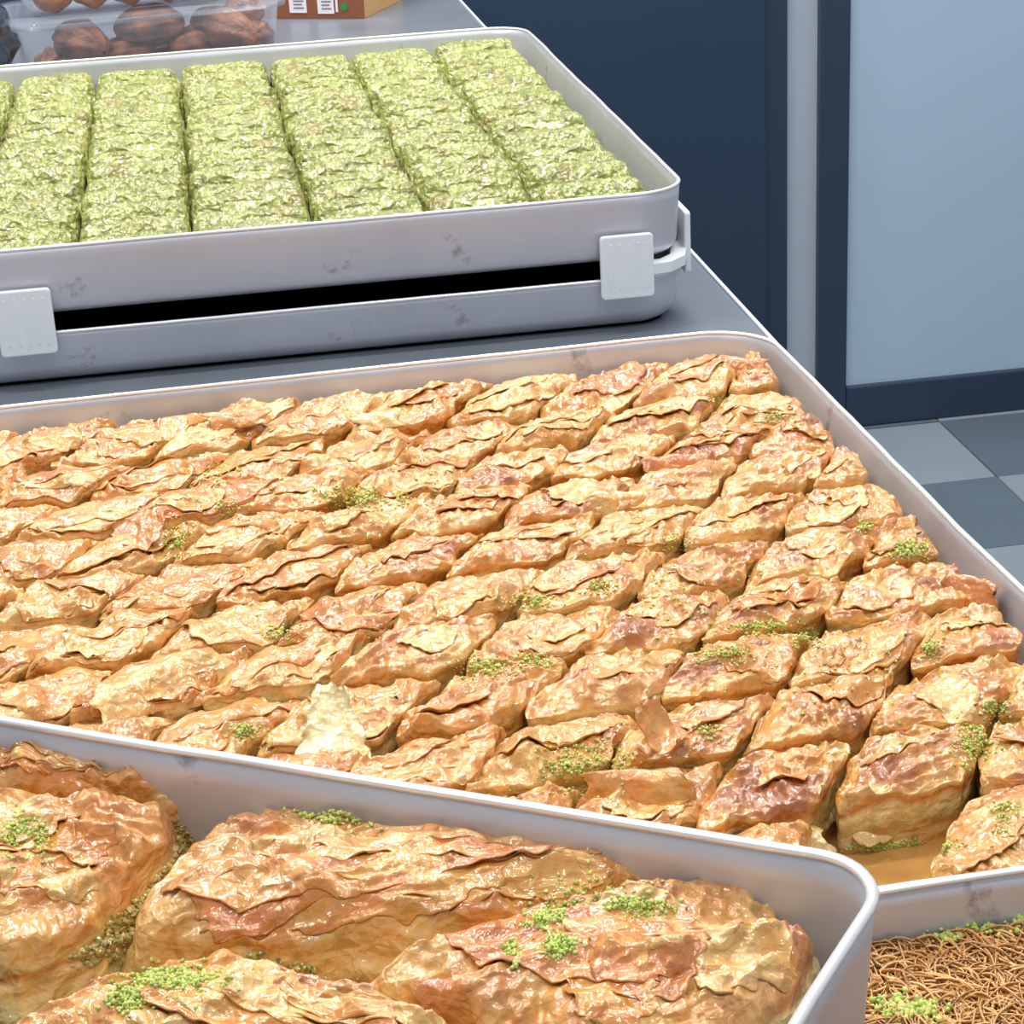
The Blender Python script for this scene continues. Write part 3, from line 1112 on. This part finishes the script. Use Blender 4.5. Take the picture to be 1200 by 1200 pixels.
# ------------------------------------------------------------------ ground pistachio
OCT = np.array([(1, 0, 0), (-1, 0, 0), (0, 1, 0), (0, -1, 0), (0, 0, 1), (0, 0, -1)], float)
OF = np.array([(0, 2, 4), (2, 1, 4), (1, 3, 4), (3, 0, 4), (2, 0, 5), (1, 2, 5), (3, 1, 5), (0, 3, 5)])
C1, C2, C3 = [lin(c) for c in ((168, 188, 80), (200, 212, 122), (210, 200, 116))]
rngG = np.random.RandomState(5)


def grains(pts, s0, s1, olive=0.25):
    V, Fc, Cc = [], [], []
    for n, p in enumerate(pts):
        s = rngG.uniform(s0, s1)
        o = OCT * s * rngG.uniform(0.6, 1.35, (6, 1))
        a = rngG.rand() * 6.28
        ca, sa = math.cos(a), math.sin(a)
        o = o @ np.array([[ca, -sa, 0], [sa, ca, 0], [0, 0, 1]])
        t = rngG.rand()
        if rngG.rand() < 0.5:
            o = o[:, [2, 0, 1]]
        V.append(o + p)
        Fc.append(OF + 6 * n)
        c = C1 * (1 - t) + C2 * t
        if rngG.rand() < olive: c = C3
        Cc.append(np.broadcast_to(c * rngG.uniform(.8, 1.15), (6, 3)))
    return np.concatenate(V), np.concatenate(Fc), np.concatenate(Cc)


def piles(spec, s0, s1):
    pts = []
    for (u, v, rx, ry, n) in spec:
        k = 0
        while k < n * 2:
            k += 1
            r = rngG.normal(0, 0.5, 2)
            h = hit(u + r[0] * rx, v + r[1] * ry)
            if h is None: continue
            pts.append(h + np.array([0, 0, rngG.uniform(0.0002, 0.0025 if np.hypot(*r) < .7 else .0008)]))
    return pts


specB = [(415, 583, 38, 14, 170), (470, 582, 14, 10, 35), (205, 632, 20, 22, 90), (265, 595, 26, 9, 40), (570, 782, 34, 12, 110),
         (620, 705, 30, 9, 80), (630, 775, 20, 10, 50), (702, 688, 16, 9, 40), (795, 638, 15, 9, 40), (900, 737, 45, 8, 110),
         (850, 768, 34, 10, 80), (945, 752, 16, 10, 40), (1065, 646, 28, 14, 150), (1012, 618, 14, 8, 25), (1090, 760, 14, 10, 35),
         (685, 900, 60, 34, 220), (325, 742, 22, 14, 50), (285, 858, 20, 9, 50), (1140, 872, 24, 26, 110), (1165, 832, 20, 14, 50),
         (1062, 994, 70, 7, 260), (1180, 965, 20, 26, 90), (830, 860, 14, 10, 25), (770, 850, 16, 8, 22), (490, 560, 40, 40, 30),
         (800, 700, 120, 60, 60), (1000, 800, 150, 90, 70), (250, 560, 40, 20, 40), (840, 470, 16, 8, 20), (905, 492, 18, 8, 25)]
V, Fc, Cc = grains(piles(specB, 0, 0), 0.0005, 0.0014)
o = mesh_np('ground_pistachio', V, Fc, M['crumb'], None, Cc, smooth=False)
tag(o, 'bright green ground pistachio sprinkled over the small diamonds in the middle tray', 'pistachio', kind='stuff')
specC = [(405, 950, 52, 14, 260), (28, 980, 40, 26, 300), (205, 1152, 56, 18, 320), (150, 1172, 22, 14, 90), (645, 1078, 26, 12, 140),
         (655, 1110, 22, 16, 130), (735, 1064, 46, 12, 200), (600, 1115, 12, 14, 70), (700, 1050, 90, 30, 60)]
V, Fc, Cc = grains(piles(specC, 0, 0), 0.0005, 0.0015, 0.1)
o = mesh_np('ground_pistachio', V, Fc, M['crumb'], None, Cc, smooth=False)
tag(o, 'green ground pistachio heaped on the large triangles of the nearest tray', 'pistachio', kind='stuff')

# nut filling visible in the open cuts of the large pieces
pts = []
for (a, b, wd, n) in (((245, 962), (85, 1118), 20, 2200), ((330, 1100), (800, 1062), 16, 1000), ((262, 1124), (420, 1165), 12, 400)):
    for k in range(n):
        t = rngG.rand()
        h = hit(a[0] * (1 - t) + b[0] * t + rngG.normal(0, wd * 1.3), a[1] * (1 - t) + b[1] * t + rngG.normal(0, wd * .45))
        if h is None or h[2] > 0.103: continue
        pts.append(h + np.array([0, 0, rngG.uniform(-.001, .002)]))
V, Fc, Cc = grains(pts, 0.0008, 0.0026, 0.9)
o = mesh_np('nut_filling', V, Fc, M['roll'], None, Cc * np.array([0.82, 0.70, 0.55]), smooth=False)
tag(o, 'coarse olive green nut filling spilling in the cuts between large triangles', 'filling', kind='stuff')

# ------------------------------------------------------------------ kadayif
rngD = np.random.RandomState(9)
K1, K2, K3 = [lin(c) for c in ((198, 146, 80), (180, 124, 66), (210, 164, 100))]


def strands(cx, cy, w, d, z, n, main):
    Vs, Fs, Cs = [], [], []
    seg, off = 7, 0
    for k in range(n):
        L = rngD.uniform(0.012, 0.036)
        a = main + rngD.normal(0, 0.75)
        x, y = cx + rngD.uniform(-w / 2, w / 2), cy + rngD.uniform(-d / 2, d / 2)
        cur = rngD.normal(0, 0.20)
        r = rngD.uniform(0.0004, 0.0009)
        zz = z + rngD.uniform(-0.004, 0.0035)
        bow = rngD.uniform(-0.001, 0.004)
        c = [K1, K2, K3][rngD.choice(3, p=[.45, .25, .30])] * rngD.uniform(.85, 1.15)
        for i in range(seg):
            t = i / (seg - 1)
            px_, py_ = x, y
            hz = zz + bow * math.sin(math.pi * t) + 0.002 * perlin(np.array([x * 40]), np.array([y * 40]), 3)[0]
            nx, ny = -math.sin(a), math.cos(a)
            xx = min(max(x, cx - w / 2), cx + w / 2)
            yy = min(max(y, cy - d / 2), cy + d / 2)
            Vs += [(xx + nx * r, yy + ny * r, hz - r * .5), (xx - nx * r, yy - ny * r, hz - r * .5), (xx, yy, hz + r)]
            if i:
                b = off + i * 3
                for q in range(3):
                    q2 = (q + 1) % 3
                    Fs.append((b - 3 + q, b - 3 + q2, b + q2, b + q))
            a += cur * rngD.uniform(0.3, 1.4)
            x += math.cos(a) * L / seg
            y += math.sin(a) * L / seg
        off += seg * 3
        Cs.append(np.broadcast_to(c, (seg * 3, 3)))
    return np.array(Vs), np.array(Fs), np.concatenate(Cs)


kq = 0.085
kn = ['beside the front tray wall', 'against the back wall', 'at the lower right edge', 'nearest the picture corner']
kad = []
cells = []
y_top = DYB - 0.008
for r in range(2):
    for c in range(3):
        cells.append((-0.045 - c * kq, y_top - kq / 2 - r * kq, r, c))
where = {(0, 0): 'in the back row, right of the picture edge', (0, 1): 'in the back row at the picture edge',
         (0, 2): 'in the back row, beside the nearest tray', (1, 0): 'in the front row, right of the picture edge',
         (1, 1): 'in the front row at the picture corner', (1, 2): 'in the front row, beside the nearest tray'}
for (x, y, r, c) in cells:
    root = empty('kadayif_piece', (x, y, 0.0035))
    tag(root, 'brown shredded kadayif square ' + where[(r, c)], 'kadayif', 'kadayif squares')
    V, Fq, Cc, _ = pillow([(-kq / 2 + .001, -kq / 2 + .001), (kq / 2 - .001, -kq / 2 + .001), (kq / 2 - .001, kq / 2 - .001), (-kq / 2 + .001, kq / 2 - .001)],
                          0, 0.016, 0.021, 30, rngD, kq, 0.1, 0.0, amp=0.06)
    mesh_np('crust', V, Fq, M['kadayif'], root, np.broadcast_to(K2, (len(V), 3)) * 0.8)
    V, Fs, Cs = strands(0, 0, kq - 0.002, kq - 0.002, 0.0215, 1700, rngD.uniform(0, 3))
    so = mesh_np('strands', V, Fs, M['kadayif'], root, Cs)
    so['kind'] = 'stuff'
pts = []
for (u, v, rx, ry, n) in ((1062, 1186, 34, 14, 260), (1150, 1092, 50, 6, 60), (1110, 1102, 14, 6, 50), (1195, 1080, 14, 8, 40)):
    for k in range(n):
        rr = rngG.normal(0, .5, 2)
        p = px(u + rr[0] * rx, v + rr[1] * ry, 0.0275)
        pts.append(p + np.array([0, 0, rngG.uniform(0, .0025)]))
V, Fc, Cc = grains(pts, 0.0009, 0.0023)
o = mesh_np('ground_pistachio', V, Fc, M['crumb'], None, Cc, smooth=False)
tag(o, 'green ground pistachio heap on the brown shredded kadayif', 'pistachio', kind='stuff')

# ------------------------------------------------------------------ things behind the upper tray
CYF = 1.34


def at_y(u, v, Y):
    d = ray_dir(u, v)
    return CAM + d * (Y - CAM[1]) / d[1]


def tub(name, x0, x1, y0, y1, z0, z1, label, taper=0.014, r=0.035):
    root = empty(name, (0, 0, 0))
    tag(root, label, 'container', 'clear plastic pastry boxes')
    P0, N0 = rr_path(x0 + taper, x1 - taper, y0 + taper, y1 - taper, r, 8)
    P1, N1 = rr_path(x0, x1, y0, y1, r, 8)
    L = min(len(P0), len(P1))
    P0, N0 = rr_path(x0 + taper, x1 - taper, y0 + taper, y1 - taper, r, 8)
    # resample straight runs equally: use normals of the outer loop
    Pb = P1 - N1 * taper
    n = len(P1)
    rings = [(Pb - N1 * 0.02, z0), (Pb - N1 * 0.004, z0 + 0.001), (Pb, z0 + 0.006), (P1, z1), (P1 - N1 * 0.0015, z1), (Pb - N1 * 0.0015, z0 + 0.0065)]
    V = np.concatenate([np.column_stack([p, np.full(n, z)]) for p, z in rings])
    Fc = []
    for a in range(len(rings) - 1):
        for i in range(n):
            j = (i + 1) % n
            Fc.append((a * n + i, a * n + j, (a + 1) * n + j, (a + 1) * n + i))
    Fc.append(tuple(range(n - 1, -1, -1)))
    mesh_np('tub', V, Fc, M['clear'], root)
    # flange and lid
    P2 = P1 + N1 * 0.010
    rings = [(P1, z1 - 0.001), (P2, z1 - 0.001), (P2 + N1 * .001, z1 - 0.006), (P2 + N1 * .002, z1 + 0.002), (P1 - N1 * .004, z1 + 0.004)]
    V = np.concatenate([np.column_stack([p, np.full(n, z)]) for p, z in rings])
    Fc = []
    for a in range(len(rings) - 1):
        for i in range(n):
            j = (i + 1) % n
            Fc.append((a * n + i, a * n + j, (a + 1) * n + j, (a + 1) * n + i))
    Fc.append(tuple(range((len(rings) - 1) * n, len(rings) * n)))
    mesh_np('lid', V, Fc, M['clear_lid'], root)
    return root


CYAW = 0.17
pl = at_y(24, 40, CYF)
cdir = np.array([math.cos(CYAW), math.sin(CYAW)])
cnrm = np.array([-math.sin(CYAW), math.cos(CYAW)])


def at_front(u, v, off):
    """point on the plane parallel to the container front, off metres behind it"""
    d = ray_dir(u, v)
    o2 = pl[:2] + cnrm * off
    t = ((o2 - CAM[:2]) @ cnrm) / (d[:2] @ cnrm)
    return CAM + d * t


zl = float(at_front(95, 26, 0)[2])
CW = float((at_front(333, 25, 0)[:2] - pl[:2]) @ cdir)
r1 = tub('plastic_container', 0, CW, 0, 0.26, 0.0005, zl, 'clear plastic box of dark brown fried pastries behind the green rolls')
r2 = tub('plastic_container', 0.012, CW - 0.06, 0.01, 0.25, zl + 0.0065, zl + 0.10, 'upper clear plastic box with orange pastries at the top left', r=0.06)
for r in (r1, r2):
    r.location = (pl[0], pl[1], 0)
    r.rotation_euler = (0, 0, CYAW)


def inbox(x, y, z):
    p = pl[:2] + cdir * x + cnrm * y
    return (p[0], p[1], z)


def fried(name, p, L, r, yaw, tiltz, c1, c2, label, grp, seed):
    rg = np.random.RandomState(seed)
    nu, nv = 26, 28
    s = np.linspace(0, 1, nu)
    th = np.linspace(0, 2 * math.pi, nv, endpoint=False)
    S, TH = np.meshgrid(s, th, indexing='ij')
    prof = np.sin(np.clip(S, 0.001, .999) * math.pi) ** 0.42
    R_ = r * prof * (1 + 0.13 * np.cos(TH * 8 + S * 3)) * (1 + 0.12 * perlin(S * 3, np.cos(TH), seed))
    X = (S - .5) * L
    Y = R_ * np.cos(TH)
    Z = R_ * np.sin(TH) * 0.9
    V = np.stack([X, Y, Z], -1).reshape(-1, 3)
    c = mix(np.broadcast_to(c1, X.shape + (3,)), c2, np.clip(0.5 + 0.5 * np.cos(TH * 7) * .5 + perlin(S * 4, TH, seed + 1), 0, 1)).reshape(-1, 3)
    i = np.arange(nu * nv).reshape(nu, nv)
    j = np.roll(i, -1, axis=1)
    Fq = np.stack([i[:-1], i[1:], j[1:], j[:-1]], -1).reshape(-1, 4)[:, ::-1]
    o = mesh_np(name, V, Fq, M['fried'], None, c)
    o.location = p
    o.rotation_euler = (0, tiltz * 0.6, yaw)
    tag(o, label, 'pastry', grp)
    return o


B1, B2 = lin((158, 92, 42)), lin((92, 48, 24))
Yp = CYF + 0.05
gr = 'fried pastries in the plastic box'
for k, (u, v, L, r, yaw, tl, lab) in enumerate([
    (95, 50, 0.085, 0.028, -0.9, 0.45, 'brown ridged fried pastry leftmost in the clear box'),
    (175, 30, 0.10, 0.026, 0.05, 0.0, 'long brown fried pastry lying crosswise in the clear box'),
    (262, 35, 0.10, 0.027, -0.6, 0.55, 'slanting brown fried pastry right of the crosswise one'),
    (301, 42, 0.05, 0.022, 0.9, 0.2, 'reddish fried pastry in the right end of the box'),
    (225, 52, 0.07, 0.022, 0.2, 0.0, 'small fried pastry under the slanting one'),
    (150, 60, 0.07, 0.020, -0.1, 0.0, 'low fried pastry under the crosswise one'),
    (285, 14, 0.06, 0.022, 0.2, 0.0, 'dark fried pastry high in the right of the box')]):
    p = at_front(u, v, 0.055 + (0.02 if v < 20 else 0))
    fried('fried_pastry', p, L * 1.1, r * 1.25, yaw + CYAW, tl, B1 * (0.9 + .04 * k), B2, lab, gr, 50 + k)
for q in range(6):
    fried('fried_pastry', inbox(0.06 + q * 0.055, 0.16, 0.032 + 0.012 * (q % 2)), 0.10, 0.026, 1.2, 0, B1, B2,
          'fried pastry in the rear of the clear box, %s from the left' % ORD[q], gr, 90 + q)
O1, O2 = lin((236, 150, 38)), lin((206, 108, 24))
for q in range(5):
    fried('orange_pastry', inbox(0.062 + q * 0.056, 0.072, zl + 0.048), 0.070, 0.040, 0.1 * (-1) ** q + CYAW, 0, O1, O2,
          '%s orange pastry from the left in the upper plastic box' % ORD[q], 'orange pastries in the upper box', 120 + q)

# printed carton
cb0 = px(427, 22, 0)
cbl = px(340, 22, 0)
yaw_c = math.atan2(cb0[1] - cbl[1], cb0[0] - cbl[0])
ca = empty('cardboard_box', (cb0[0], cb0[1], 0.0005), yaw_c)
tag(ca, 'brown printed cardboard box with white labels at the back of the counter', 'box')
cw, cd, chh = 0.26, 0.20, 0.10
box('front_panel', -cw, 0, 0, 0.003, 0, chh, M['card'], ca)
pr3 = px(475, 0, 0) - cb0
box('side_panel', -0.003, 0, 0.003, cd, 0, chh, M['card2'], ca)
box('side_panel', -cw, -cw + 0.003, 0.003, cd, 0, chh, M['card2'], ca)
box('back_panel', -cw + .003, -.003, cd - 0.003, cd, 0, chh, M['card2'], ca)
box('lid_panel', -cw + .003, -.003, 0.003, cd - .003, chh - 0.003, chh, M['card2'], ca)


def onbox(u, v):
    d = ray_dir(u, v)
    n = np.array([-math.sin(yaw_c), math.cos(yaw_c), 0])
    t = ((cb0 - CAM) @ n) / (d @ n)
    p = CAM + d * t - np.array([cb0[0], cb0[1], 0.0005])
    return p[0] * math.cos(yaw_c) + p[1] * math.sin(yaw_c), p[2]


for (u0, u1, vb_, vt_) in ((340, 360, 15, -22), (373, 392, 16, -22)):
    xa, za = onbox(u0, vb_)
    xb, _ = onbox(u1, vb_)
    _, zt = onbox(u1, vt_)
    lb = box('paper_label', xa, xb, -0.0012, 0, za, zt, M['label'], ca)
    for k in range(4):
        z = za + (zt - za) * (0.14 + 0.11 * k)
        box('print_line', xa + (xb - xa) * 0.25, xa + (xb - xa) * (0.85 - 0.1 * (k % 2)), -0.0018, -0.0012, z, z + 0.0022, M['ink'], lb)
xa, za = onbox(394, 14)
xb, _ = onbox(396.5, 14)
_, zt = onbox(396, -15)
box('paper_label', xa, xb, -0.0012, 0, za, zt, M['label'], ca)
xg, zg = onbox(403, 8)
nn = 20
rg_ = 0.0075
V = [(xg + rg_ * math.cos(t * 2 * math.pi / nn), -0.001, zg + rg_ * math.sin(t * 2 * math.pi / nn)) for t in range(nn)]
V += [(v[0], 0, v[2]) for v in V]
mesh_np('green_dot', V, [tuple(range(nn)), tuple(range(2 * nn - 1, nn - 1, -1))] + [(i, nn + i, nn + (i + 1) % nn, (i + 1) % nn) for i in range(nn)],
        M['green'], ca, smooth=False)
# pale shape printed on the side panel
box('side_print', 0, 0.0008, 0.05, 0.12, 0.03, 0.07, M['label'], ca)

# stand-in for a clear container in shade, the shade put into its dark colour
rgn = np.random.RandomState(2)
nu, nv = 40, 40
s = np.linspace(0, math.pi, nu)
t = np.linspace(0, 2 * math.pi, nv, endpoint=False)
S, T = np.meshgrid(s, t, indexing='ij')
R_ = 1 + 0.25 * np.abs(perlin(S * 2, np.cos(T) * 2, 5)) + 0.2 * crumple(S, np.sin(T), rgn)
pshaded = at_y(-30, 40, 1.30)
X = 0.075 * R_ * np.sin(S) * np.cos(T)
Y = 0.11 * R_ * np.sin(S) * np.sin(T)
Z = 0.13 * (1 - np.cos(S)) * 0.72 * (1 + 0.05 * perlin(T, S * 3, 8))
V = np.stack([X, Y, Z], -1).reshape(-1, 3)
i = np.arange(nu * nv).reshape(nu, nv)
j = np.roll(i, -1, axis=1)
Fq = np.stack([i[:-1], i[1:], j[1:], j[:-1]], -1).reshape(-1, 4)
o = mesh_np('shaded_plastic', V, Fq, M['shade_plastic'])
o.location = (pshaded[0] - 0.035, 1.40, 0.0005)
tag(o, 'dark crumpled plastic standing in for a shaded clear container at the left edge', 'bag')
